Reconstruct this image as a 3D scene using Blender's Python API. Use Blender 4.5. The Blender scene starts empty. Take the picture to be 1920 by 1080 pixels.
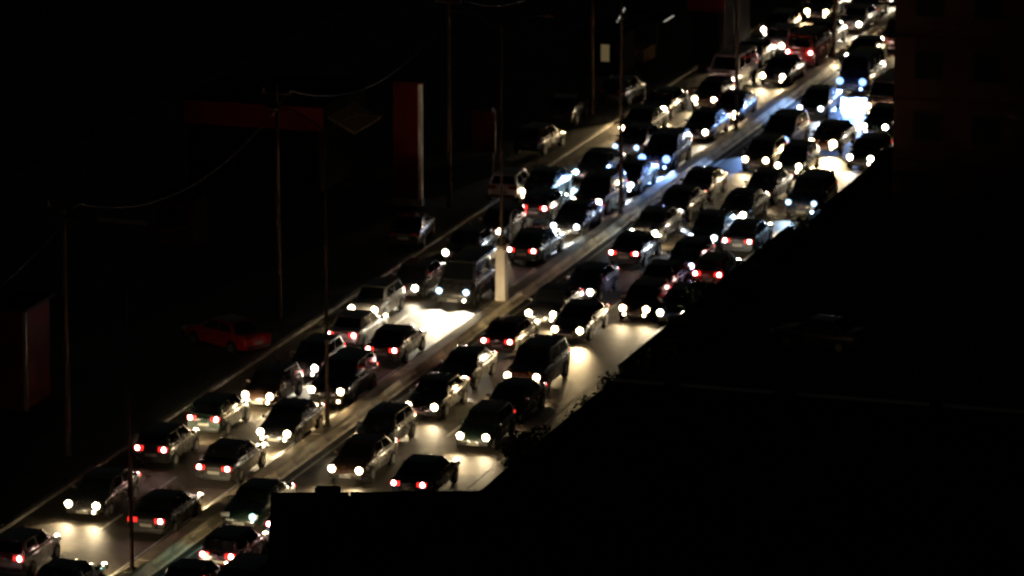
import bpy, bmesh, math, random
from mathutils import Vector, Matrix

random.seed(11)
sc = bpy.context.scene
R = math.radians

# ------------------------------------------------------------------ camera
F_PX, CAM_H = 9500.0, 56.0                  # focal length in pixels of a 1920 frame, height in metres
PITCH = math.atan(2240 / 9500.0)
cam_data = bpy.data.cameras.new('camera')
cam_data.sensor_width = 36.0
cam_data.lens = F_PX / 1920 * 36.0
cam_data.clip_start = 1.0
cam_data.clip_end = 3000.0
cam = bpy.data.objects.new('camera', cam_data)
sc.collection.objects.link(cam)
cam.location = (0, 0, CAM_H)
cam.rotation_euler = (math.pi / 2 - PITCH, 0, 0)
cam_data.dof.use_dof = True                   # hand-held night shot: wide open and focused a little short
cam_data.dof.focus_distance = 125.0
cam_data.dof.aperture_fstop = 1.7
sc.camera = cam

# ------------------------------------------------------------------ night sky and the last of the light
world = bpy.data.worlds.new('World')
sc.world = world
world.use_nodes = True
wn = world.node_tree
wn.nodes.clear()
sky = wn.nodes.new('ShaderNodeTexSky')
sky.sky_type = 'NISHITA'
sky.sun_disc = False
sky.sun_elevation = R(2.0)
sky.sun_rotation = R(200)
bg = wn.nodes.new('ShaderNodeBackground')
bg.inputs['Strength'].default_value = 0.0024
wo = wn.nodes.new('ShaderNodeOutputWorld')
wn.links.new(sky.outputs[0], bg.inputs[0])
wn.links.new(bg.outputs[0], wo.inputs[0])
sun_data = bpy.data.lights.new('moon', 'SUN')
sun_data.energy = 0.002
sun_data.angle = R(0.5)
sun_data.color = (1.0, 0.95, 0.88)
sun = bpy.data.objects.new('moon', sun_data)
sc.collection.objects.link(sun)
sun.rotation_euler = (R(50), 0, R(-35))

sc.view_settings.view_transform = 'Standard'
sc.view_settings.look = 'None'
sc.view_settings.exposure = 0.0
sc.view_settings.gamma = 1.0
sc.render.engine = 'CYCLES'
sc.cycles.use_denoising = True
sc.cycles.use_light_tree = True
sc.cycles.filter_width = 2.0
sc.cycles.max_bounces = 3
sc.cycles.diffuse_bounces = 2
sc.cycles.glossy_bounces = 3
sc.cycles.sample_clamp_indirect = 3.0
sc.cycles.use_adaptive_sampling = True
sc.cycles.adaptive_threshold = .035

HEAD_W = 260.0          # radiant power of one headlight beam

# ------------------------------------------------------------------ places: pixels of the photo cast onto a level plane
_c, _s = math.cos(PITCH), math.sin(PITCH)


def cast(px, py, z=0.0):
    u, v = (px - 960) / F_PX, (540 - py) / F_PX
    d = Vector((u, _c + v * _s, -_s + v * _c))
    return d * ((z - CAM_H) / d.z) + Vector((0, 0, CAM_H))


A0 = cast(270, 1070)
B0 = cast(1645, 62)
T = (B0 - A0).normalized()                     # along the road, away from the camera
N = Vector((T.y, -T.x, 0))                     # to the right of the road
ROAD_YAW = math.atan2(T.y, T.x)


def road(s, u, z=0.0):
    return A0 + T * s + N * u + Vector((0, 0, z))


def su(p):
    d = p - A0
    return d.dot(T), d.dot(N)


# ------------------------------------------------------------------ helpers
COL = sc.collection


class MB:
    """collects shapes, then links them as one mesh object"""

    def __init__(self):
        self.v, self.f = [], []

    def box(self, cx, cy, cz, sx, sy, sz, top=1.0):
        b = len(self.v)
        for k, (z, q) in enumerate(((-.5, 1.0), (.5, top))):
            for x, y in ((-.5, -.5), (.5, -.5), (.5, .5), (-.5, .5)):
                self.v.append((cx + x * sx * q, cy + y * sy * q, cz + z * sz))
        for f in ((3, 2, 1, 0), (4, 5, 6, 7), (0, 1, 5, 4), (1, 2, 6, 5), (2, 3, 7, 6), (3, 0, 4, 7)):
            self.f.append(tuple(b + i for i in f))
        return self

    def tube(self, p0, p1, r0, r1, n=10, caps=True):
        p0, p1 = Vector(p0), Vector(p1)
        d = (p1 - p0).normalized()
        a = d.orthogonal().normalized()
        c = d.cross(a)
        b = len(self.v)
        for p, r in ((p0, r0), (p1, r1)):
            for i in range(n):
                t = 2 * math.pi * i / n
                self.v.append(tuple(p + a * (r * math.cos(t)) + c * (r * math.sin(t))))
        for i in range(n):
            j = (i + 1) % n
            self.f.append((b + i, b + j, b + n + j, b + n + i))
        if caps:
            self.f.append(tuple(b + i for i in range(n))[::-1])
            self.f.append(tuple(b + n + i for i in range(n)))
        return self

    def quad(self, a, b_, c, d):
        b = len(self.v)
        self.v += [tuple(a), tuple(b_), tuple(c), tuple(d)]
        self.f.append((b, b + 1, b + 2, b + 3))
        return self

    def prism(self, ring, off):
        """closed ring of points pushed by the vector off"""
        b = len(self.v)
        n = len(ring)
        off = Vector(off)
        self.v += [tuple(p) for p in ring] + [tuple(Vector(p) + off) for p in ring]
        self.f.append(tuple(b + i for i in range(n))[::-1])
        self.f.append(tuple(b + n + i for i in range(n)))
        for i in range(n):
            j = (i + 1) % n
            self.f.append((b + i, b + j, b + n + j, b + n + i))
        return self

    def loft(self, rings, cap=True):
        b = len(self.v)
        n = len(rings[0])
        for r in rings:
            self.v += [tuple(p) for p in r]
        for k in range(len(rings) - 1):
            for i in range(n):
                j = (i + 1) % n
                self.f.append((b + k * n + i, b + k * n + j, b + (k + 1) * n + j, b + (k + 1) * n + i))
        if cap:
            self.f.append(tuple(b + i for i in range(n))[::-1])
            self.f.append(tuple(b + (len(rings) - 1) * n + i for i in range(n)))
        return self

    def mesh(self, name, mat, smooth=None, bevel=0.0, seg=2):
        me = bpy.data.meshes.new(name)
        me.from_pydata(self.v, [], self.f)
        bm = bmesh.new()
        bm.from_mesh(me)
        bmesh.ops.recalc_face_normals(bm, faces=bm.faces)
        if bevel:
            bmesh.ops.bevel(bm, geom=list(bm.edges) + list(bm.verts), offset=bevel, segments=seg, affect='EDGES',
                            profile=0.6, clamp_overlap=True)
        bm.to_mesh(me)
        bm.free()
        if smooth:
            me.polygons.foreach_set('use_smooth', [True] * len(me.polygons))
            me.set_sharp_from_angle(angle=R(smooth))
        me.materials.append(mat)
        return me


def obj(name, me, parent=None, loc=None, rz=0.0):
    o = bpy.data.objects.new(name, me)
    COL.objects.link(o)
    if parent:
        o.parent = parent
    if loc is not None:
        o.location = loc
    if rz:
        o.rotation_euler = (0, 0, rz)
    return o


def tag(o, label=None, cat=None, group=None, kind=None):
    for k, v in (('label', label), ('category', cat), ('group', group), ('kind', kind)):
        if v:
            o[k] = v
    return o


# ------------------------------------------------------------------ materials
def mat(name, col, rough=.6, metal=0.0, var=0.0, vscale=2.0, bump=0.0, bscale=20.0, coat=0.0, emit=None, emit_s=0.0):
    m = bpy.data.materials.new(name)
    m.use_nodes = True
    nt = m.node_tree
    p = nt.nodes['Principled BSDF']
    p.inputs['Base Color'].default_value = (*col, 1)
    p.inputs['Roughness'].default_value = rough
    p.inputs['Metallic'].default_value = metal
    if coat:
        p.inputs['Coat Weight'].default_value = coat
        p.inputs['Coat Roughness'].default_value = .06
    tc = nt.nodes.new('ShaderNodeTexCoord')
    if var:
        n = nt.nodes.new('ShaderNodeTexNoise')
        n.inputs['Scale'].default_value = vscale
        n.inputs['Detail'].default_value = 6
        nt.links.new(tc.outputs['Object'], n.inputs['Vector'])
        r = nt.nodes.new('ShaderNodeValToRGB')
        r.color_ramp.elements[0].position = .3
        r.color_ramp.elements[1].position = .7
        r.color_ramp.elements[0].color = (*[c * (1 - var) for c in col], 1)
        r.color_ramp.elements[1].color = (*[min(1, c * (1 + var)) for c in col], 1)
        nt.links.new(n.outputs[0], r.inputs[0])
        nt.links.new(r.outputs[0], p.inputs['Base Color'])
    if bump:
        n2 = nt.nodes.new('ShaderNodeTexNoise')
        n2.inputs['Scale'].default_value = bscale
        n2.inputs['Detail'].default_value = 4
        nt.links.new(tc.outputs['Object'], n2.inputs['Vector'])
        b = nt.nodes.new('ShaderNodeBump')
        b.inputs['Strength'].default_value = bump
        b.inputs['Distance'].default_value = .02
        nt.links.new(n2.outputs[0], b.inputs['Height'])
        nt.links.new(b.outputs[0], p.inputs['Normal'])
    if emit:
        p.inputs['Emission Color'].default_value = (*emit, 1)
        p.inputs['Emission Strength'].default_value = emit_s
    return m


def info_mat(name, rough=.3, metal=0.0, coat=0.0, emit=0.0, dust=0.0):
    """colour from the object's own colour, so that alike meshes can be shared"""
    m = bpy.data.materials.new(name)
    m.use_nodes = True
    nt = m.node_tree
    p = nt.nodes['Principled BSDF']
    oi = nt.nodes.new('ShaderNodeObjectInfo')
    src = oi.outputs['Color']
    if dust:
        tc = nt.nodes.new('ShaderNodeTexCoord')
        n = nt.nodes.new('ShaderNodeTexNoise')
        n.inputs['Scale'].default_value = 2.5
        n.inputs['Detail'].default_value = 6
        nt.links.new(tc.outputs['Object'], n.inputs['Vector'])
        mr = nt.nodes.new('ShaderNodeMapRange')
        mr.inputs['From Min'].default_value = .35
        mr.inputs['From Max'].default_value = .75
        mr.inputs['To Max'].default_value = dust
        nt.links.new(n.outputs[0], mr.inputs['Value'])
        mx = nt.nodes.new('ShaderNodeMix')
        mx.data_type = 'RGBA'
        mx.inputs[7].default_value = (.16, .14, .115, 1)
        nt.links.new(mr.outputs[0], mx.inputs[0])
        nt.links.new(src, mx.inputs[6])
        src = mx.outputs[2]
        mr2 = nt.nodes.new('ShaderNodeMapRange')
        mr2.inputs['From Min'].default_value = .3
        mr2.inputs['From Max'].default_value = .7
        mr2.inputs['To Min'].default_value = rough
        mr2.inputs['To Max'].default_value = rough + .2
        nt.links.new(n.outputs[0], mr2.inputs['Value'])
        nt.links.new(mr2.outputs[0], p.inputs['Roughness'])
    else:
        p.inputs['Roughness'].default_value = rough
    nt.links.new(src, p.inputs['Base Color'])
    p.inputs['Metallic'].default_value = metal
    if coat:
        p.inputs['Coat Weight'].default_value = coat
        p.inputs['Coat Roughness'].default_value = .08
    if emit:
        nt.links.new(oi.outputs['Color'], p.inputs['Emission Color'])
        p.inputs['Emission Strength'].default_value = emit
    return m


M = dict(
    paint=info_mat('car_paint', .20, .0, 1.0, dust=.12),
    headlamp=info_mat('headlamp_lens', .1, emit=45.0),
    headlamp_off=mat('headlamp_lens_unlit', (.55, .56, .58), .12),
    tail=mat('tail_lens', (.35, .01, .01), .2, emit=(1, .02, .015), emit_s=2.2),
    tail_bulb=mat('tail_bulb', (.8, .2, .2), .3, emit=(1, .70, .62), emit_s=30),
    tail_off=mat('tail_lens_unlit', (.25, .01, .01), .2),
    glass=mat('tinted_glass', (.008, .009, .010), .06, coat=.5),
    rubber=mat('tyre_rubber', (.018, .018, .018), .8),
    rim=mat('wheel_alloy', (.35, .35, .36), .35, .8),
    trim=mat('black_trim', (.02, .02, .02), .55),
    plate=mat('plate_white', (.32, .31, .28), .5),
    chrome=mat('chrome_trim', (.6, .6, .6), .2, 1.0),
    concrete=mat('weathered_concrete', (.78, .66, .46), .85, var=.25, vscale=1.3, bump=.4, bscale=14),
    kerb=mat('kerb_concrete', (.24, .225, .20), .85, var=.3, vscale=1.5, bump=.3),
    pole=mat('painted_steel', (.075, .052, .04), .9, 0, var=.3, vscale=3),
    pole_white=mat('white_painted_base', (.75, .68, .58), .8, var=.08, vscale=2),  # white stands in for light on the post base and sign edge
    wire=mat('cable_sheath', (.13, .13, .13), 1.0),
    red_sign=mat('red_sign_board', (.12, .012, .008), .55, var=.15, vscale=.8),
    red_fascia=mat('red_fascia_board', (.42, .035, .02), .7, var=.15, vscale=.8),
    red_wall=mat('red_cladding', (.10, .010, .006), .65, var=.25, vscale=.7),
    pale_trim=mat('pale_trim', (.3, .29, .27), .6, var=.1),
    plaster=mat('grey_plaster', (.028, .027, .024), .9, var=.3, vscale=.5),
    brown=mat('brown_canvas', (.42, .26, .12), .8, var=.35, vscale=3),
    facade=mat('dark_brown_render', (.075, .034, .022), .9, var=.25, vscale=.3),
    roof=mat('tar_roof', (.015, .015, .013), .9, var=.3, vscale=.6),
    coping=mat('coping_stone', (.7, .7, .66), .7, var=.3, vscale=.35),
    lot=mat('bare_soil', (.03, .027, .02), .95, var=.4, vscale=.2, bump=.5, bscale=2),
    pane=mat('dark_pane', (.006, .006, .007), .6),
    tube=mat('tube_lamp', (.8, .8, .75), .4, emit=(1, .95, .8), emit_s=.45),
    lit_window=mat('lit_window', (.5, .4, .2), .5, emit=(1, .75, .35), emit_s=.09),
    lamp_glass=mat('lamp_glass_unlit', (.4, .4, .38), .2),
    paint_line=mat('road_paint', (.45, .44, .40), .7, var=.35, vscale=3),
)


def asphalt(name, col):
    m = mat(name, col, .62, bump=.5, bscale=22)
    nt = m.node_tree
    p = nt.nodes['Principled BSDF']
    tc = nt.nodes.new('ShaderNodeTexCoord')
    acc = None
    for sc_, lo, hi in ((.12, .75, 1.3), (.55, .6, 1.35), (2.6, .75, 1.25), (18, .7, 1.3)):
        n = nt.nodes.new('ShaderNodeTexNoise')
        n.inputs['Scale'].default_value = sc_
        n.inputs['Detail'].default_value = 5
        nt.links.new(tc.outputs['Object'], n.inputs['Vector'])
        mr = nt.nodes.new('ShaderNodeMapRange')
        mr.inputs['From Min'].default_value = .3
        mr.inputs['From Max'].default_value = .7
        mr.inputs['To Min'].default_value = lo
        mr.inputs['To Max'].default_value = hi
        nt.links.new(n.outputs[0], mr.inputs['Value'])
        if acc is None:
            acc = mr.outputs[0]
        else:
            mm = nt.nodes.new('ShaderNodeMath')
            mm.operation = 'MULTIPLY'
            nt.links.new(acc, mm.inputs[0])
            nt.links.new(mr.outputs[0], mm.inputs[1])
            acc = mm.outputs[0]
    vm = nt.nodes.new('ShaderNodeVectorMath')
    vm.operation = 'SCALE'
    vm.inputs[0].default_value = col
    nt.links.new(acc, vm.inputs['Scale'])
    nt.links.new(vm.outputs[0], p.inputs['Base Color'])
    return m


for k_ in ('pole', 'wire', 'red_sign', 'red_wall', 'facade', 'plaster', 'pane', 'roof'):
    M[k_].node_tree.nodes['Principled BSDF'].inputs['Specular IOR Level'].default_value = .08
M['asphalt'] = asphalt('worn_asphalt', (.078, .064, .044))
M['paving'] = asphalt('dusty_paving', (.07, .066, .056))


def strip(name, s0, s1, u0, u1, z, m, kind='structure', parent=None):
    b = MB()
    b.quad(road(s0, u0, z), road(s1, u0, z), road(s1, u1, z), road(s0, u1, z))
    o = obj(name, b.mesh(name, m), parent)
    if kind:
        o['kind'] = kind
    return o


# ------------------------------------------------------------------ the setting
S0, S1 = -60.0, 190.0
UL, UR = -7.4, 9.6
g = MB()
g.quad((-900, -300, -.012), (900, -300, -.012), (900, 1800, -.012), (-900, 1800, -.012))
tag(obj('ground', g.mesh('ground', M['lot'])), kind='structure')
carriage = strip('road', S0, S1, UL, UR, 0.0, M['asphalt'])
dash = MB().box(0, 0, 0, 2.4, .13, .003).mesh('lane_dash', M['paint_line'])
for u in (-3.8, 4.9):
    s = -24.0
    while s < 150:
        o = obj('lane_dash', dash, carriage, road(s, u, .0045), ROAD_YAW)
        s += 6.0
line = MB().box(0, 0, 0, 175, .12, .003).mesh('edge_line', M['paint_line'])
for u in (-.95, .95, 8.3):
    obj('edge_line', line, carriage, road(65, u, .0045), ROAD_YAW)

side_l = MB()
side_l.box(0, 0, 0, S1 - S0, 26, .14)
pav_l = tag(obj('pavement', side_l.mesh('pavement', M['paving']), None, road((S0 + S1) / 2, UL - .3 - 13, .05), ROAD_YAW), kind='structure')
kerb_me = MB().box(0, 0, 0, .985, .28, .2).mesh('kerbstone', M['kerb'], bevel=.025, seg=1)
for side, par, rng in ((UL - .15, pav_l, range(-22, 128)),):
    for i in rng:
        k = obj('kerbstone', kerb_me)
        k.parent = par
        par_m = Matrix.Translation(par.location) @ Matrix.Rotation(ROAD_YAW, 4, 'Z')
        k.location = par_m.inverted() @ road(i + .5, side, .045 + random.uniform(-.004, .004))
        k.rotation_euler = (0, 0, R(random.uniform(-.25, .25)))

# concrete median wall, one precast block after another
median = obj('median_wall', None, None, road(50, 0, 0), ROAD_YAW)
tag(median, 'low pale concrete median wall running diagonally between the two streams of cars', 'median wall')
ring = [(-.55, 0), (-.55, .13), (-.38, .22), (-.32, .40), (-.28, .43), (.28, .43), (.32, .40), (.38, .22), (.55, .13), (.55, 0)]
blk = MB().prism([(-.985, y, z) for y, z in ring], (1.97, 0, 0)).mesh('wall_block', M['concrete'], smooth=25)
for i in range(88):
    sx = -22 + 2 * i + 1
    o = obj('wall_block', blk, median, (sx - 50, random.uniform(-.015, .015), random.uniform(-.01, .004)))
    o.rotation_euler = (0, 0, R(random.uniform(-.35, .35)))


# ------------------------------------------------------------------ vehicles
def lerp(a, b, t):
    return a + (b - a) * t


def interp(x, pts):
    if x <= pts[0][0]:
        return pts[0][1]
    for (x0, y0), (x1, y1) in zip(pts, pts[1:]):
        if x <= x1:
            return lerp(y0, y1, (x - x0) / (x1 - x0))
    return pts[-1][1]


# length, width, height, belt, hood front, tail deck, greenhouse x: rear base, rear roof, front roof, screen base; wheel radius, base
TYPES = {
    'sedan': dict(L=4.45, W=1.74, H=1.43, zb=.93, zh=.80, zt=.98, g=(-1.55, -.95, .35, 1.10), r=.31, wb=2.6, tz=.80, hz=.66),
    'hatchback': dict(L=3.85, W=1.68, H=1.48, zb=.95, zh=.82, zt=.98, g=(-1.80, -1.45, .35, 1.02), r=.30, wb=2.45, tz=.86, hz=.68),
    'suv': dict(L=4.65, W=1.88, H=1.78, zb=1.12, zh=1.02, zt=1.14, g=(-2.18, -1.90, .30, 1.02), r=.37, wb=2.72, tz=.98, hz=.84),
    'van': dict(L=4.95, W=1.88, H=2.05, zb=1.18, zh=.95, zt=1.20, g=(-2.40, -2.30, 1.15, 1.85), r=.34, wb=2.95, tz=1.0, hz=.80),
}


def no_sample(m):
    m.cycles.emission_sampling = 'NONE'      # the beam beside it does the lighting


no_sample(M['headlamp'])
no_sample(M['tail_bulb'])


def build_type(name, p):
    """one mesh for each part; returns a list of (part name, mesh, location, sub-parts)"""
    L, W, H, zb, zh, zt = p['L'], p['W'], p['H'], p['zb'], p['zh'], p['zt']
    A, B, C, D = p['g']
    h = L / 2
    top = [(-h, zt - .16), (-h + .10, zt - .04), (-h + .3, zt), (A, zt), (A + .3, zb), (D, zb), (lerp(D, h, .55), lerp(zb, zh, .75)),
           (h - .32, zh), (h - .10, zh - .10), (h, zh - .26)]
    wid = [(-h, .86), (-h + .12, .94), (-h + .5, .985), (-.3, 1.0), (h - .9, .985), (h - .35, .93), (h - .1, .86), (h, .78)]
    xs = sorted({-h, -h + .05, -h + .12, -h + .3, -h + .6, A + .3, -p['wb'] / 2, -.4, .4, D, p['wb'] / 2, lerp(D, h, .55), h - .6, h - .32, h - .18, h - .08, h})
    rings = []
    for x in xs:
        w = W / 2 * interp(x, wid)
        t = interp(x, top)
        lo = .20 + .10 * max(0, (abs(x) - h + .5) / .5)
        mid = lerp(lo, t, .55)
        half = [(w - .16, lo), (w - .03, lo + .09), (w, mid), (w - .015, t - .12), (w - .06, t - .035), (w - .17, t), (w * .45, t + .022)]
        rings.append([(x, -y, z) for y, z in half] + [(x, y, z) for y, z in reversed(half)])
    body = MB().loft(rings).mesh(name + '_body', M['paint'], smooth=38)
    out = [('body', body, (0, 0, 0), [])]

    wb_, wt_ = W / 2 - .055, W / 2 - .22
    zb0 = zb - .03
    gh = MB()
    gh.loft([[(A, -wb_, zb0), (D, -wb_, zb0), (D, wb_, zb0), (A, wb_, zb0)],
             [(B, -wt_, H - .02), (C, -wt_, H - .02), (C, wt_, H - .02), (B, wt_, H - .02)]])
    roof = gh.mesh(name + '_roof', M['paint'], smooth=45, bevel=.07, seg=3)
    out.append(('roof', roof, (0, 0, 0), []))

    def pane(c00, c10, c11, c01, a0, a1, b0, b1, off=.007, thick=.02):
        c00, c10, c11, c01 = map(Vector, (c00, c10, c11, c01))
        nrm = (c10 - c00).cross(c01 - c00).normalized()
        cen = (c00 + c11) / 2
        if nrm.dot(cen - Vector((0, 0, .9))) < 0:
            nrm = -nrm

        def at(a, b):
            return c00 * (1 - a) * (1 - b) + c10 * a * (1 - b) + c11 * a * b + c01 * (1 - a) * b
        r_ = [at(a0, b0), at(a1, b0), at(a1, b1), at(a0, b1)]
        return MB().prism([q - nrm * (thick - off) for q in r_], nrm * thick).mesh(name + '_pane', M['glass'])

    lo_, hi_ = zb0, H - .02
    out.append(('windscreen', pane((D, wb_, lo_), (D, -wb_, lo_), (C, -wt_, hi_), (C, wt_, hi_), .06, .94, .10, .88), (0, 0, 0), []))
    out.append(('rear_window', pane((A, -wb_, lo_), (A, wb_, lo_), (B, wt_, hi_), (B, -wt_, hi_), .09, .91, .16, .86), (0, 0, 0), []))
    for sg in (-1, 1):
        q = ((A, sg * wb_, lo_), (D, sg * wb_, lo_), (C, sg * wt_, hi_), (B, sg * wt_, hi_))
        cuts = [(.07, .46), (.50, .90)] if name != 'van' else [(.04, .32), (.35, .63), (.66, .93)]
        for a0, a1 in cuts:
            out.append(('side_window', pane(*q, a0, a1, .16, .84), (0, 0, 0), []))

    # wheels
    r = p['r']
    ty = MB()
    n = 20
    prof = [(-.10, r * .62), (-.10, r * .93), (-.07, r), (.07, r), (.10, r * .93), (.10, r * .62)]
    ty.loft([[(pr * math.cos(2 * math.pi * i / n), y, pr * math.sin(2 * math.pi * i / n)) for i in range(n)] for y, pr in prof], cap=True)
    tyre = ty.mesh(name + '_tyre', M['rubber'], smooth=40)
    rm = MB()
    rm.tube((0, -.106, 0), (0, .106, 0), r * .60, r * .60, 16)
    for k in range(5):
        a = 2 * math.pi * k / 5
        for yy in (-.112, .112):
            rm.box(math.cos(a) * r * .3, yy, math.sin(a) * r * .3, .05, .012, .05)
    rim = rm.mesh(name + '_rim', M['rim'])
    arch = MB().tube((0, -.012, 0), (0, .012, 0), r * 1.16, r * 1.16, 20).mesh(name + '_arch', M['trim'])
    for sx in (-1, 1):
        for sy in (-1, 1):
            out.append(('wheel', tyre, (sx * p['wb'] / 2, sy * (W / 2 - .075), r), [('rim', rim, (0, 0, 0))]))
            out.append(('wheel_arch', arch, (sx * p['wb'] / 2, sy * (W / 2 - .008), r + .01), []))
    # bumpers, plates, grille, mirrors, handles
    fb = MB().box(0, 0, 0, .16, W * .80, .17).mesh(name + '_bumper', M['trim'], smooth=40, bevel=.05, seg=2)
    out.append(('front_bumper', fb, (h - .055, 0, .36), []))
    out.append(('rear_bumper', fb, (-h + .055, 0, .40), []))
    pl = MB().box(0, 0, 0, .02, .50, .12).mesh(name + '_plate', M['plate'])
    out.append(('number_plate', pl, (-h - .012, 0, .60), []))
    out.append(('number_plate', pl, (h + .032, 0, .37), []))
    gr = MB()
    for k in range(3):
        gr.box(0, 0, (k - 1) * .045, .03, W * .36, .022)
    out.append(('grille', gr.mesh(name + '_grille', M['chrome']), (h - .018, 0, lerp(.44, zh - .26, .62)), []))
    mi = MB().box(0, 0, 0, .12, .17, .12).mesh(name + '_mirror', M['paint'], smooth=50, bevel=.03)
    for sy in (-1, 1):
        out.append(('door_mirror', mi, (D - .28, sy * (W / 2 + .045), zb + .05), []))
    hd = MB().box(0, 0, 0, .16, .03, .03).mesh(name + '_handle', M['chrome'])
    for sy in (-1, 1):
        for x in (-.72, .25):
            out.append(('door_handle', hd, (x, sy * (W / 2 - .004), zb - .16), []))
    # lamps
    lens = MB().box(0, 0, 0, .20, .38, .21).mesh(name + '_headlamp', M['headlamp_off'], smooth=50, bevel=.045, seg=1)
    rf = [(.0, .145), (.03, .145), (.05, .115), (.06, .055)]
    lens_off = MB().loft([[(x, q * math.cos(2 * math.pi * i / 14), q * math.sin(2 * math.pi * i / 14)) for i in range(14)] for x, q in rf]).mesh(name + '_reflector', M['headlamp'], smooth=60)
    tl = MB().box(0, 0, 0, .12, .38, .17).mesh(name + '_taillamp', M['tail'])
    tl_off = tl.copy()
    tl_off.materials[0] = M['tail_off']
    bulb = MB().tube((-.015, 0, 0), (.015, 0, 0), .09, .10, 12).mesh(name + '_bulb', M['tail_bulb'], smooth=50)
    p['fog'] = MB().tube((-.05, 0, 0), (.04, 0, 0), .075, .065, 10).mesh(name + '_fog_lamp', M['headlamp'])  # small lamp added below the headlights for extra glints
    p['fog_rng'] = random.Random(3)
    p['lamps'] = (lens, lens_off, tl, tl_off, bulb, h)
    p['parts'] = out


for nm, p in TYPES.items():
    build_type(nm, p)

BEAMS = {}


def beam(tint, power):
    k = (tuple(round(t, 2) for t in tint), round(power))
    if k not in BEAMS:
        l = bpy.data.lights.new('headlight_beam', 'SPOT')
        l.color = tint
        l.energy = power
        l.spot_size = R(80)
        l.spot_blend = .75
        l.shadow_soft_size = .07
        BEAMS[k] = l
    return BEAMS[k]


def vehicle(kind, paint, loc, yaw, tint, power=1.0, head=(1, 1), tail=True, lit=True, dip=27):
    p = TYPES[kind]
    root = obj({'suv': 'sport_utility_car', 'van': 'minivan'}.get(kind, kind + '_car'), None, None, loc, yaw)
    for name, me, l, subs in p['parts']:
        o = obj(name, me, root, l)
        o.color = (*paint, 1)
        for sn, sm, sl in subs:
            obj(sn, sm, o, sl)
    lens, lens_off, tl, tl_off, bulb, h = p['lamps']
    for i, sy in enumerate((1, -1)):
        on = lit and head[i]
        o = obj('headlight', lens, root, (h - .11, sy * (p['W'] / 2 - .27), p['hz']))
        if on:
            rf = obj('reflector', lens_off, o, (.085, 0, 0))
            k_ = 1.0 if tint[0] > .9 else .2 if tint[0] > .5 else .07
            rf.color = (*((.05, .085, .12) if (tint == WHITE and power >= 7) else [t * k_ for t in tint]), 1)
            if power >= 7 and tint in (YEL, BLUE):
                rf.scale = (1, 1.45, 1.45)          # discs enlarged to stand for the glow around these lamps
            b = bpy.data.objects.new('headlight_beam', beam(tint, HEAD_W * power))
            COL.objects.link(b)
            b.parent = o
            b.location = (.22, 0, .0)
            b.rotation_euler = (0, R(-(90 - dip + random.uniform(-2, 2))), 0)      # dipped beam: forward and down on the road
        if on and p['fog_rng'].random() < .45:
            fg = obj('fog_lamp', p['fog'], root, (h + .02, sy * (p['W'] / 2 - .36), .40))
            fg.color = (*[t * .4 for t in tint], 1)
        t_ = obj('tail_light', tl if (tail and lit) else tl_off, root, (-h + .035, sy * (p['W'] / 2 - .30), p['tz']))
        if tail and lit:
            obj('bulb', bulb, t_, (-.062, sy * .05, .01))
    return root


WARM, WHITE, COOL, BLUE, TEAL, YEL = (1, .77, .45), (1, .88, .66), (.74, .87, 1), (.24, .44, 1), (.50, 1, .88), (1, .72, .36)
BLACK, NAVY, GREY, SILVER, WHT, RED, GREEN, BROWN, PURPLE, CREAM = ((.012, .012, .014), (.012, .022, .06), (.032, .032, .035), (.27, .27, .28), (.75, .74, .72),
    (.30, .012, .012), (.012, .035, .025), (.06, .03, .02), (.03, .014, .03), (.6, .54, .42))
PAINT_NAME = {BLACK: 'black', NAVY: 'navy', GREY: 'dark grey', SILVER: 'silver', WHT: 'white', RED: 'red', GREEN: 'dark green', BROWN: 'brown', PURPLE: 'dark purple', CREAM: 'cream'}
KIND_NAME = {'sedan': 'sedan', 'hatchback': 'hatchback', 'suv': 'SUV', 'van': 'minivan'}

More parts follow.
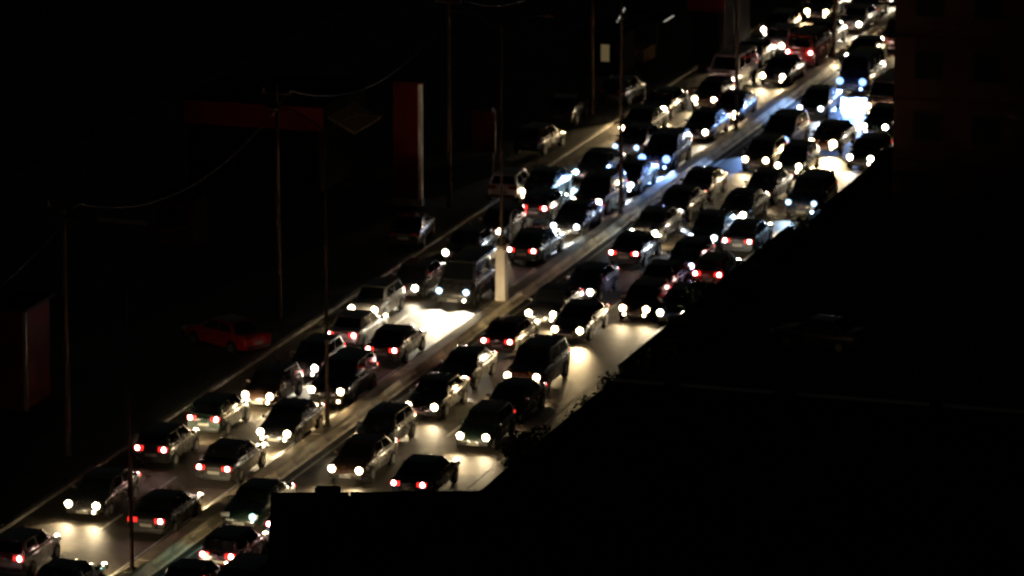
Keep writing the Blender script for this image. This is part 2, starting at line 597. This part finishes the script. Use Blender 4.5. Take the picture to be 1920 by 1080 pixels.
# pixel of the middle between the two lamps that face us, R = its rear faces us, F = its front does; kind, paint, lamp tint, power, extra
CARS = [
    # left of the median
    (87, 1111, 'R', 'sedan', BLACK, WARM, 1.0),
    (154, 947, 'F', 'sedan', GREY, WARM, 1.2),
    (10, 1046, 'R', 'hatchback', SILVER, WARM, .8),
    (275, 976, 'R', 'sedan', BLACK, WARM, 1.0),
    (282, 842, 'R', 'hatchback', GREY, WARM, .8),
    (400, 878, 'R', 'sedan', BLACK, WARM, 1.2),
    (381, 785, 'R', 'hatchback', GREEN, WARM, .8),
    (512, 812, 'F', 'sedan', BLACK, WARM, 1.2),
    (482, 742, 'F', 'hatchback', BROWN, WARM, .8),
    (612, 733, 'F', 'suv', BLACK, YEL, 1.2),
    (566, 689, 'F', 'hatchback', GREY, WHITE, .7),
    (713, 656, 'R', 'sedan', BROWN, WARM, 2.0),
    (640, 628, 'R', 'sedan', WHT, WARM, .8),
    (755, 539, 'F', 'sedan', GREY, WHITE, .8),
    (847, 547, 'F', 'van', GREY, WHITE, 7),
    (855, 475, 'F', 'sedan', GREY, WHITE, .9),
    (980, 470, 'R', 'sedan', GREEN, WHITE, .9),
    (918, 433, 'F', 'hatchback', GREY, WARM, .7),
    (1000, 390, 'R', 'hatchback', GREY, WHITE, .8),
    (1064, 425, 'F', 'sedan', BLACK, COOL, .9),
    (1101, 324, 'F', 'sedan', GREY, (.55, .85, 1), 2.2),
    (1163, 346, 'F', 'sedan', BLACK, COOL, 1.2),
    (1175, 276, 'F', 'sedan', SILVER, (.45, .66, 1), 2.0),
    (1233, 298, 'F', 'suv', NAVY, BLUE, 7),
    (1236, 206, 'F', 'sedan', BLACK, YEL, 7),
    (1303, 247, 'F', 'sedan', GREY, WHITE, .8),
    (1310, 186, 'F', 'hatchback', BROWN, WARM, .7),
    (1398, 214, 'F', 'sedan', GREY, WARM, .9),
    (1352, 150, 'F', 'van', WHT, WHITE, .8),
    (1450, 143, 'F', 'sedan', GREY, WARM, .9),
    (1400, 108, 'F', 'sedan', BLACK, WARM, .9),
    (1445, 88, 'F', 'hatchback', WHT, WHITE, .9),
    (1527, 100, 'R', 'van', RED, WARM, .9),
    (1530, 22, 'F', 'sedan', GREY, YEL, 1.2),
    (1600, 45, 'F', 'sedan', SILVER, WHITE, .9),
    (1575, -4, 'F', 'hatchback', GREY, WARM, .9),
    # right of the median
    (322, 1111, 'R', 'sedan', BLACK, WARM, .8),
    (407, 1042, 'R', 'hatchback', PURPLE, WARM, .9),
    (448, 968, 'F', 'sedan', GREEN, TEAL, 1.2),
    (530, 985, 'R', 'sedan', NAVY, WARM, .8),
    (648, 881, 'F', 'sedan', BROWN, WARM, 1.0),
    (766, 908, 'R', 'sedan', NAVY, WARM, .9),
    (789, 762, 'F', 'sedan', BLACK, WARM, .9),
    (885, 819, 'F', 'hatchback', GREEN, WARM, .9),
    (845, 710, 'F', 'sedan', BLACK, WHITE, 1.0),
    (935, 772, 'F', 'sedan', PURPLE, WARM, .9),
    (978, 706, 'F', 'suv', BROWN, YEL, 1.2),
    (930, 640, 'R', 'sedan', BROWN, WARM, .9),
    (1062, 619, 'F', 'sedan', GREY, YEL, 4),
    (1020, 583, 'F', 'sedan', BLACK, WARM, .9),
    (1076, 552, 'F', 'sedan', NAVY, WHITE, .9),
    (1190, 578, 'F', 'hatchback', BROWN, WARM, .8),
    (1168, 475, 'R', 'sedan', PURPLE, WARM, 1.0),
    (1222, 543, 'F', 'sedan', BROWN, WARM, .7),
    (1274, 498, 'F', 'hatchback', NAVY, (.62, .60, 1), 1.0),
    (1320, 514, 'R', 'hatchback', RED, WHITE, .8),
    (1256, 395, 'F', 'sedan', GREY, COOL, 1.6),
    (1318, 445, 'F', 'sedan', GREEN, COOL, 1.2),
    (1378, 452, 'R', 'sedan', GREY, WARM, .8),
    (1293, 362, 'F', 'sedan', BLACK, COOL, .9),
    (1372, 402, 'F', 'sedan', BLACK, WHITE, .8),
    (1505, 381, 'F', 'suv', NAVY, (.48, .72, 1), 1.6),
    (1543, 269, 'F', 'sedan', BROWN, YEL, 7),
    (1450, 262, 'F', 'suv', NAVY, BLUE, 7),
    (1417, 300, 'F', 'hatchback', GREY, WARM, .8),
    (1518, 203, 'F', 'sedan', GREY, COOL, .9),
    (1596, 153, 'F', 'van', NAVY, BLUE, 16),
    (1622, 297, 'F', 'hatchback', GREY, WHITE, .8),
    (1650, 200, 'F', 'van', CREAM, WARM, .8),
    (1600, 106, 'F', 'sedan', BLACK, WHITE, .8),
]


HIGH = {(713, 656), (930, 640), (1101, 324)}       # drivers with their full beam on


def lane_of(u):
    if u < -3.6:
        return 'outer lane left of the median'
    if u < 0:
        return 'inner lane left of the median'
    if u < 4.7:
        return 'inner lane right of the median'
    return 'outer lane right of the median' if u < 7.0 else 'rightmost file right of the median'


ORD = ['first', 'second', 'third', 'fourth', 'fifth', 'sixth', 'seventh', 'eighth', 'ninth', 'tenth', 'eleventh', 'twelfth', 'thirteenth', 'fourteenth',
       'fifteenth', 'sixteenth', 'seventeenth', 'eighteenth', 'nineteenth', 'twentieth'] + ['twenty-' + k for k in ('first', 'second', 'third', 'fourth', 'fifth', 'sixth', 'seventh', 'eighth', 'ninth')] + \
      ['thirtieth'] + ['thirty-' + k for k in ('first', 'second', 'third', 'fourth', 'fifth', 'sixth', 'seventh', 'eighth', 'ninth')] + ['fortieth']
PLACED = []
for (px, py, face, kind, paint, tint, power) in CARS:
    p = TYPES[kind]
    q = cast(px, py, p['tz'] if face == 'R' else p['hz'])
    s, u = su(q)
    PLACED.append([s + p['L'] / 2, u, face, kind, paint, tint, power, px, py])

# nudge cars that would touch: they keep their line, or give way sideways a little
for it in range(60):
    moved = False
    for i in range(len(PLACED)):
        for j in range(i + 1, len(PLACED)):
            a, b = PLACED[i], PLACED[j]
            pa, pb = TYPES[a[3]], TYPES[b[3]]
            ds, du = b[0] - a[0], b[1] - a[1]
            os_ = (pa['L'] + pb['L']) / 2 + .35 - abs(ds)
            ou = (pa['W'] + pb['W']) / 2 + .28 - abs(du)
            if os_ > 0 and ou > 0:
                moved = True
                if ou < os_ * .8:
                    k = math.copysign(ou / 2 + .01, du)
                    a[1] -= k
                    b[1] += k
                else:
                    k = math.copysign(os_ / 2 + .01, ds)
                    a[0] -= k
                    b[0] += k
    for c in PLACED:
        w = TYPES[c[3]]['W'] / 2
        if -w - .62 < c[1] < w + .62:
            c[1] = math.copysign(w + .64, c[1])
        c[1] = max(c[1], UL + w + .05) if c[1] < 0 else min(c[1], UR - w - .05)
    if not moved:
        break

# the queue is close: cars with dark roofs stand in the gaps between those with bright lamps
KEEP = [(835, 620, 2.2, 3.5), (1565, 325, 2.0, 4.5), (1588, 228, 2.6, 8.5), (165, 1015, 1.6, 2.5), (1505, 420, 2.0, 3.0)]
keep_su = [(*su(cast(x, y)), a, b) for x, y, a, b in KEEP]


def is_free(s_, u_, kind_):
    p_ = TYPES[kind_]
    for c in PLACED:
        q_ = TYPES[c[3]]
        if abs(c[0] - s_) < (q_['L'] + p_['L']) / 2 + .38 and abs(c[1] - u_) < (q_['W'] + p_['W']) / 2 + .22:
            return False
    for ks, ku, kw, kl in keep_su:
        if abs(ks - s_) < kl / 2 + p_['L'] / 2 and abs(ku - u_) < kw / 2 + p_['W'] / 2:
            return False
    return True


fill_rng = random.Random(5)
for u_, faces in ((-2.1, 'F'), (-5.2, 'F'), (2.6, 'F'), (5.6, 'F'), (7.4, 'F'), (8.5, 'F')):
    s_ = -9.0
    while s_ < 136:
        if u_ > 7 and not 46 < s_ < 112:
            s_ += .5
            continue
        kind_ = fill_rng.choice(('sedan', 'sedan', 'hatchback', 'suv'))
        du_ = fill_rng.uniform(-.25, .25)
        if is_free(s_, u_ + du_, kind_):
            f_ = fill_rng.choice(faces)
            PLACED.append([s_, u_ + du_, f_, kind_, fill_rng.choice((BLACK, GREY, NAVY, BROWN, GREEN, SILVER, BLACK)),
                           fill_rng.choice((WARM, WHITE, WARM, WHITE)), .4, 0, 0])
        s_ += .5

order = {}
for c in sorted(PLACED, key=lambda c: c[0]):
    ln = lane_of(c[1])
    order.setdefault(ln, []).append(id(c))
for c in PLACED:
    s, u, face, kind, paint, tint, power, px, py = c
    yaw = ROAD_YAW + (math.pi if face == 'F' else 0) + R(random.uniform(-1.6, 1.6))
    head = (1, 1)
    if (px, py) == (448, 968):
        head = (1, 0)
    v = vehicle(kind, paint, road(s, u, .003), yaw, tint, power * (1.5 if s > 78 else 1), head, dip=8 if (px, py) in HIGH else 27)
    ln = lane_of(u)
    n_ = ORD[order[ln].index(id(c))]
    lab = '%s %s %s, %s from bottom in %s' % (PAINT_NAME[paint], KIND_NAME[kind], 'showing tail lights' if face == 'R' else 'facing us',
                                              n_, ln)
    tag(v, lab, 'car' if kind != 'van' else 'van', 'cars queuing along the road')


# ------------------------------------------------------------------ lamp posts on the median
def lamp_post(s, label, sleeve=False):
    r = obj('street_lamp', None, None, road(s, 0, .415), ROAD_YAW)
    tag(r, label, 'street lamp', 'unlit lamp posts on the median')
    if sleeve:
        obj('base_sleeve', MB().loft([[(x, y, z) for x, y in ((-w, -w), (w, -w), (w, w), (-w, w))] for w, z in ((.27, 0), (.25, .1), (.23, 2.45), (.12, 2.6))]).mesh('base_sleeve', M['pole_white'], bevel=.02, seg=1), r)  # whitened lower part stands for headlight glow on this post
    obj('base_plate', MB().box(0, 0, .02, .30, .30, .05).mesh('base_plate', M['pole']), r)
    obj('pole', MB().tube((0, 0, .04), (0, 0, 13.2), .10, .055, 12).mesh('pole', M['pole'], smooth=40), r)
    for sy in (-1, 1):
        b = MB()
        pts = [Vector((0, sy * 2.0 * t, 12.9 + .9 * math.sin(t * math.pi / 2))) for t in (0, .25, .5, .75, 1)]
        for p0, p1 in zip(pts, pts[1:]):
            b.tube(p0, p1, .035, .032, 8)
        arm = obj('arm', b.mesh('arm', M['pole'], smooth=40), r)
        hd = obj('lamp_head', MB().box(0, sy * 2.3, 13.8, .26, .7, .12, top=.7).mesh('lamp_head', M['pole'], bevel=.02, seg=1), r)
        obj('lamp_glass', MB().box(0, sy * 2.3, 13.73, .2, .5, .03).mesh('lamp_glass', M['lamp_glass']), hd)


for (px, py), lab, sl in (((232, 1085), 'dark unlit lamp post on the median, nearest the bottom left corner', False),
                          ((618, 818), 'dark unlit lamp post on the median, second from the bottom', False),
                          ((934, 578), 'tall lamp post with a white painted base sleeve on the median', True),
                          ((1163, 415), 'dark unlit lamp post on the median above the white based one', False),
                          ((1380, 256), 'dark unlit lamp post on the median, second above the white based one', False),
                          ((1563, 122), 'dark unlit lamp post on the median near the top right', False)):
    lamp_post(su(cast(px, py))[0], lab, sl)


# ------------------------------------------------------------------ wooden poles and cables along the left pavement
POLE_S = [-10.5, 14.6, 40.4, 65.9, 91.5]
POLE_NAME = ['just off the left edge', 'beside the red kiosk at far left', 'next to the parked red car', 'left of the red pylon sign', 'near the stall with tube lamps']
tops = []
for s, nm in zip(POLE_S, POLE_NAME):
    r = obj('utility_pole', None, None, road(s, -9.2, .12), ROAD_YAW)
    tag(r, 'thin dark utility pole on the left pavement ' + nm, 'pole', 'utility poles on the left pavement')
    obj('shaft', MB().tube((0, 0, 0), (0, 0, 11.2), .15, .09, 10).mesh('shaft', M['pole'], smooth=40), r)
    obj('cross_arm', MB().box(0, 0, 10.7, .10, 1.5, .12).mesh('cross_arm', M['pole']), r)
    for y in (-.65, 0, .65):
        obj('insulator', MB().tube((0, y, 10.76), (0, y, 10.95), .05, .035, 8).mesh('insulator', M['lamp_glass']), r)
    tops.append(s)
tops = tops + [117.0]
SPAN = ['at the left edge up to the first pole', 'sagging across the dark upper left', 'passing behind the red pylon sign',
        'crossing the top edge above the centre', 'over the stall with tube lamps']
for (s0, s1), nm in zip(zip(tops, tops[1:]), SPAN):
    b = MB()
    pts = []
    for k in range(17):
        t = k / 16
        pts.append(road(lerp(s0, s1, t), -9.2 + .65, .12 + 10.9 - 1.9 * 4 * t * (1 - t)))
    for p0, p1 in zip(pts, pts[1:]):
        b.tube(p0, p1, .045, .045, 6, caps=False)
    tag(obj('overhead_cable', b.mesh('overhead_cable', M['wire'])), 'overhead cable slung between utility poles, ' + nm, 'cable', 'overhead cables')


# ------------------------------------------------------------------ dark shops, kiosks and signs on the left
def frame_at(px, py, z=0.0):
    s, u = su(cast(px, py, z))
    return s, u


def lbox(s0, s1, u0, u1, z0, z1, m, name, parent, bevel=0):
    """box in the parent's frame: x along the road, y to the LEFT of it"""
    return obj(name, MB().box((s0 + s1) / 2, -(u0 + u1) / 2, (z0 + z1) / 2, s1 - s0, u1 - u0, z1 - z0).mesh(name, m, bevel=bevel, seg=1), parent)


PZ = .12
s, u = frame_at(602, 245, 3.3 + PZ)
r = tag(obj('shop', None, None, road(s, u, PZ), ROAD_YAW), 'dark single storey shop with a long red fascia in the upper left', 'shop')
lbox(0, 7, -7.4, 0, 0, 4.4, M['plaster'], 'wall', r)
lbox(-.3, 7.2, -7.6, .3, 4.55, 4.7, M['roof'], 'roof', r)
lbox(-.25, -.05, -7.5, .15, 3.3, 4.53, M['red_fascia'], 'fascia', r)
for k in range(3):
    lbox(-.06, .05, -7.1 + k * 2.4, -5.0 + k * 2.4, .1, 3.0, M['roof'], 'shutter', r)
for k in range(4):
    lbox(-.12, .04, -7.35 + k * 2.4, -7.2 + k * 2.4, 0, 3.2, M['red_wall'], 'pilaster', r)
aw = MB()
aw.prism([(1.0, -.02, 3.9), (1.0, -.02, 3.8), (1.0, -1.5, 3.0), (1.0, -1.5, 3.1)], (4.2, 0, 0))
obj('awning', aw.mesh('awning', M['brown']), r)
for k in range(5):
    obj('awning_rail', MB().tube((1.0 + k * 1.05, -1.52, 2.98), (1.0 + k * 1.05, -.04, 3.78), .025, .025, 6).mesh('awning_rail', M['pale_trim']), r)

s, u = frame_at(766, 388)
r = tag(obj('pylon_sign', None, None, road(s, u, PZ), ROAD_YAW), 'tall red pylon sign with a pale right edge standing left of the road', 'sign')
lbox(-.25, .25, -.8, .8, 0, .35, M['kerb'], 'plinth', r)
lbox(-.16, .16, -.76, .60, .355, 6.4, M['red_sign'], 'panel', r)
lbox(-.19, .19, .605, .76, .355, 6.4, M['pole_white'], 'edge_strip', r)  # white strip stands for light caught along the right edge
lbox(-.2, .2, -.8, .8, 6.405, 6.5, M['red_wall'], 'cap', r)

s, u = frame_at(52, 775)
r = tag(obj('kiosk', None, None, road(s, u, PZ), ROAD_YAW), 'red clad kiosk with a pale corner post at the left edge', 'kiosk')
lbox(0, 3, -4.2, -.14, 0, 4.4, M['red_wall'], 'wall', r)
for k in range(9):
    lbox(-.03, -.003, -4.15, -.2, .3 + k * .45, .66 + k * .45, M['red_sign'], 'cladding_board', r)
lbox(-.06, .1, -.137, .02, 0, 4.45, M['pale_trim'], 'corner_post', r)
lbox(-.15, 3.1, -4.3, .12, 4.46, 4.6, M['roof'], 'roof', r)

s, u = frame_at(360, 468)
r = tag(obj('kiosk', None, None, road(s, u, PZ), ROAD_YAW), 'small dark red kiosk with a pale awning bar among the left shops', 'kiosk')
lbox(0, 2.2, -1.9, 0, 0, 2.3, M['red_wall'], 'wall', r)
lbox(-.05, 2.3, -2.0, .1, 2.31, 2.42, M['roof'], 'roof', r)
lbox(-1.0, -.9, -4.6, -2.0, 1.2, 1.42, M['pale_trim'], 'awning_bar', r)
for y in (-4.5, -2.1):
    lbox(-.98, -.92, y - .04, y + .04, 0, 1.195, M['pole'], 'bar_post', r)
lbox(-.03, -.003, -1.6, -.4, .95, 1.9, M['pane'], 'hatch', r)

s, u = frame_at(912, 330)
r = tag(obj('sign_board', None, None, road(s, u, PZ), ROAD_YAW), 'dark red sign board on a pale post beside the left kerb', 'sign')
lbox(-.05, .05, .30, .42, 0, 3.6, M['pale_trim'], 'post', r)
lbox(-.12, -.055, -.8, .5, 1.2, 3.4, M['red_wall'], 'board', r)
lbox(-.13, -.05, .505, .56, 1.15, 3.45, M['pale_trim'], 'board_edge', r)

s, u = frame_at(1232, 128)
r = tag(obj('market_stall', None, None, road(s, u, PZ), ROAD_YAW), 'open stall with two slanting tube lamps near the top edge', 'stall')
for y in (-2.2, 0):
    for x in (0, 3.0):
        lbox(x - .04, x + .04, y - .04, y + .04, 0, 2.5, M['pole'], 'post', r)
lbox(-.3, 3.3, -2.5, .3, 2.62, 2.70, M['roof'], 'canopy', r)
lbox(.3, 2.7, -1.9, -.9, 0, .85, M['brown'], 'counter', r)
obj('tube_lamp', MB().tube((.2, -.36, 2.66), (2.2, -.36, 2.66), .035, .035, 8).mesh('tube_lamp', M['tube']), r)
obj('tube_lamp', MB().tube((-.36, 2.35, 2.60), (1.2, 2.35, 3.15), .035, .035, 8).mesh('tube_lamp', M['tube']), r)
lbox(-.4, 1.25, -2.40, -2.3, 2.48, 2.55, M['pole'], 'lamp_bracket', r)

s, u = frame_at(1150, 145)
r = tag(obj('kiosk', None, None, road(s, u, PZ), ROAD_YAW), 'dark kiosk with a dim yellow lit hatch left of the road', 'kiosk')
lbox(0, 2.5, -2.2, .6, 0, 2.4, M['plaster'], 'wall', r)
lbox(-.1, 2.6, -2.3, .7, 2.41, 2.52, M['roof'], 'roof', r)
lbox(-.03, -.003, -.75, -.25, .8, 1.8, M['lit_window'], 'lit_hatch', r)
lbox(-.035, -.003, .0, .5, .6, 2.1, M['red_wall'], 'door', r)

s, u = frame_at(1358, 22, 3.3 + PZ)
r = tag(obj('shop', None, None, road(s, u, PZ), ROAD_YAW), 'dark shop front with a deep red fascia at the top edge', 'shop')
lbox(0, 6, -2.3, 0, 0, 4.6, M['plaster'], 'wall', r)
lbox(-.2, -.01, -2.2, .05, 3.3, 4.5, M['red_sign'], 'fascia', r)
lbox(-.2, 6.1, -2.4, .1, 4.61, 4.75, M['roof'], 'roof', r)
lbox(-.06, -.005, -2.0, -.3, .1, 2.9, M['pane'], 'shutter', r)

# parked, unlit cars off the carriageway
for (px, py, kind, paint, dyaw, lab) in (
        (425, 655, 'sedan', (.42, .010, .008), 62, 'red sedan parked askew on the dark left pavement'),
        (958, 372, 'hatchback', WHT, 4, 'white hatchback parked on the left pavement, lit bluish'),
        (772, 455, 'sedan', BLACK, 8, 'black sedan parked in the dark behind the left queue'),
        (1012, 285, 'hatchback', BROWN, -6, 'brown hatchback parked on the left pavement, unlit'),
        (1062, 228, 'sedan', GREY, 5, 'grey sedan parked in the dark beyond the brown hatchback'),
        (1168, 192, 'hatchback', NAVY, -4, 'navy hatchback parked unlit beyond the left kerb'),
        (1538, 650, 'sedan', GREY, 80, 'dark grey sedan parked unlit on the black lot at right')):
    s, u = frame_at(px, py)
    v = vehicle(kind, paint, road(s, u, PZ + .003 if u < 0 else 0), ROAD_YAW + R(dyaw), WHITE, lit=False)
    tag(v, lab, 'car', 'unlit parked cars')

# ------------------------------------------------------------------ right side: added boundary wall, tower, foreground blocks
r = tag(obj('boundary_wall', None, None, road(20, UR + .35, 0), ROAD_YAW), 'dark rendered boundary wall along the right edge of the road', 'wall')  # wall added to keep headlight spill off the right lot
for k in range(4, 29):
    wh = 1.2 if k < 14 else .75
    lbox(k * 3 + .02, k * 3 + 2.98, -.11, .11, -.01, wh, M['plaster'], 'wall_panel', r)
    lbox(k * 3 - .12 + .02, k * 3 + .12, .115, .2, -.01, wh + .1, M['plaster'], 'pier', r)
    lbox(k * 3 + .03, k * 3 + 2.97, -.16, .16, wh + .003, wh + .07, M['roof'], 'coping_stone', r)

s, u = frame_at(1672, 414)
tw = tag(obj('tower_block', None, None, road(s, u, 0), ROAD_YAW), 'dark brown tower block rising at the top right corner', 'building')
lbox(0, 14, 0, 22, -.01, 34, M['facade'], 'wall', tw)
for fl in range(10):
    lbox(-.12, -.004, -.05, 22.05, 3.2 * fl + 3.0, 3.2 * fl + 3.22, M['facade'], 'floor_band', tw)
    for k in range(7):
        w = lbox(-.06, -.004, 1.0 + k * 3.0, 2.6 + k * 3.0, 3.2 * fl + 1.0, 3.2 * fl + 2.6, M['facade'], 'window', tw)
        lbox(-.075, -.062, 1.08 + k * 3.0, 2.52 + k * 3.0, 3.2 * fl + 1.08, 3.2 * fl + 2.52, M['pane'], 'pane', w)
lbox(-.2, 14.2, -.2, 22.2, 34.01, 34.4, M['roof'], 'roof', tw)


def flat_block(name, s0, s1, u0, u1, h, label, yaw=ROAD_YAW, org=None):
    q = tag(obj(name, None, None, org if org is not None else road(s1, u0, 0), yaw), label, 'building')
    ds, du = s1 - s0, u1 - u0
    lbox(-ds, 0, 0, du, -.01, h - .6, M['plaster'], 'wall', q)
    lbox(-ds + .25, -.25, .25, du - .25, h - .599, h - .5, M['roof'], 'roof', q)
    lbox(-.25, 0, 0, du, h - .598, h, M['plaster'], 'parapet', q)
    lbox(-ds, -.26, 0, .25, h - .598, h, M['plaster'], 'parapet', q)
    lbox(-ds, -.26, du - .25, du, h - .598, h, M['plaster'], 'parapet', q)
    k = 0.0
    while k < du - .1:
        lbox(-.29, .03, k + .01, min(k + 1.49, du), h + .002, h + .06, M['coping'] if h < 20 else M['roof'], 'coping_stone', q)
        k += 1.5
    for k, (y0, wd, hh) in enumerate(((.06, .5, .35), (.17, .9, .22), (.33, .35, .8), (.52, 1.2, .3), (.74, .6, .45))):
        lbox(-1.3, -.5, du * y0, du * y0 + wd, h - .497, h + hh, M['roof'], 'roof_unit', q, bevel=.05)
    for k in range(4):
        lbox(-6 - k * 5, -4.6 - k * 5, 3 + k * 2.2, 4.6 + k * 2.2, h - .498, h + .25, M['roof'], 'roof_vent', q)
    return q


s, u = frame_at(1150, 712, 6.0)
flat_block('flat_roofed_building', s - 45, s, u, u + 40, 6.0, 'low dark flat roofed building right of the road with a faint parapet line')
p0, p1 = cast(508, 930, 30), cast(1010, 952, 30)
yaw = math.atan2(p0.y, p0.x) - R(1.0)
flat_block('foreground_block', 0, 30, 0, 14, 30, 'black flat roof of a foreground block at the bottom edge', yaw, Vector((p0.x, p0.y, 0)))


# ------------------------------------------------------------------ shrubs and small trees that fray the dark right edge
M['leaf'] = mat('dusty_leaf', (.035, .05, .018), .7, var=.4, vscale=3)
M['bark'] = mat('bark', (.05, .04, .03), .9, var=.3, vscale=6, bump=.5)


def leaf_cloud(name, blobs, n, size, seed):
    rg = random.Random(seed)
    b = MB()
    for _ in range(n):
        cx, cy, cz, rr = rg.choice(blobs)
        d = Vector((rg.gauss(0, 1), rg.gauss(0, 1), rg.gauss(0, 1))).normalized() * rr * rg.random() ** .4
        p_ = Vector((cx, cy, cz)) + d
        p_.z = max(p_.z, .05)
        a = Vector((rg.gauss(0, 1), rg.gauss(0, 1), rg.gauss(0, 1))).normalized()
        c = a.orthogonal().normalized()
        k = size * rg.uniform(.6, 1.3)
        b.quad(p_ - a * k, p_ + c * k * .5, p_ + a * k, p_ - c * k * .5)
    return b.mesh(name, M['leaf'])


def blobs_for(seed, n, rx, z0, z1, r):
    rg = random.Random(seed)
    return [(rg.uniform(-rx, rx), rg.uniform(-rx, rx), rg.uniform(z0, z1), r * rg.uniform(.6, 1.1)) for _ in range(n)]


SHRUB = [leaf_cloud('shrub_foliage', blobs_for(20 + k, 9, .75, .5, 1.5, .55), 900, .10, k) for k in range(3)]
for k, s in enumerate((30, 33.4, 35.9, 39.8, 43.0, 45.2, 49.5, 52.1, 56.6, 60.3)):
    r = tag(obj('shrub', None, None, road(s, 10.75 + .3 * math.sin(k * 2.3), 0), k * 1.9), 'dark shrub outside the boundary wall, %s from the bottom' % ORD[k], 'shrub', 'shrubs along the boundary wall')
    sc_ = (.8, 1.15, .7, 1.0, .85, 1.2, .75, 1.05, .9, 1.1)[k]
    r.scale = (sc_, sc_, sc_)
    obj('foliage', SHRUB[k % 3], r)
    st = MB()
    for q in range(4):
        st.tube((0, 0, 0), (.35 * math.cos(q * 1.6), .35 * math.sin(q * 1.6), 1.1), .03, .012, 6)
    obj('stem', st.mesh('stem', M['bark']), r)
CROWN = [leaf_cloud('tree_crown', blobs_for(40 + k, 16, 1.05, 1.9, 3.5, .7), 2200, .11, 9 + k) for k in range(3)]
for k, (s, u, hs) in enumerate(((-6, 13.6, 1.0), (-1.5, 13.3, 1.1), (4.2, 13.9, .95), (9.5, 13.4, 1.15), (14.6, 13.6, 1.0), (20.5, 13.0, 1.05))):
    r = tag(obj('small_tree', None, None, road(s, u, 0), k * 2.1), 'small dark tree between the right lane and the flat roof, %s from the bottom' % ORD[k], 'tree', 'small trees right of the road')
    r.scale = (hs, hs, hs)
    tr = MB().tube((0, 0, 0), (.05, .03, 1.3), .10, .07, 8).tube((.05, .03, 1.3), (-.05, .08, 2.7), .07, .03, 8)
    for q in range(5):
        tr.tube((.03, .03, 1.2 + .2 * q), (.8 * math.cos(q * 2.4), .8 * math.sin(q * 2.4), 2.3 + .2 * q), .035, .012, 6)
    obj('trunk', tr.mesh('trunk', M['bark']), r)
    obj('crown', CROWN[k % 3], r)
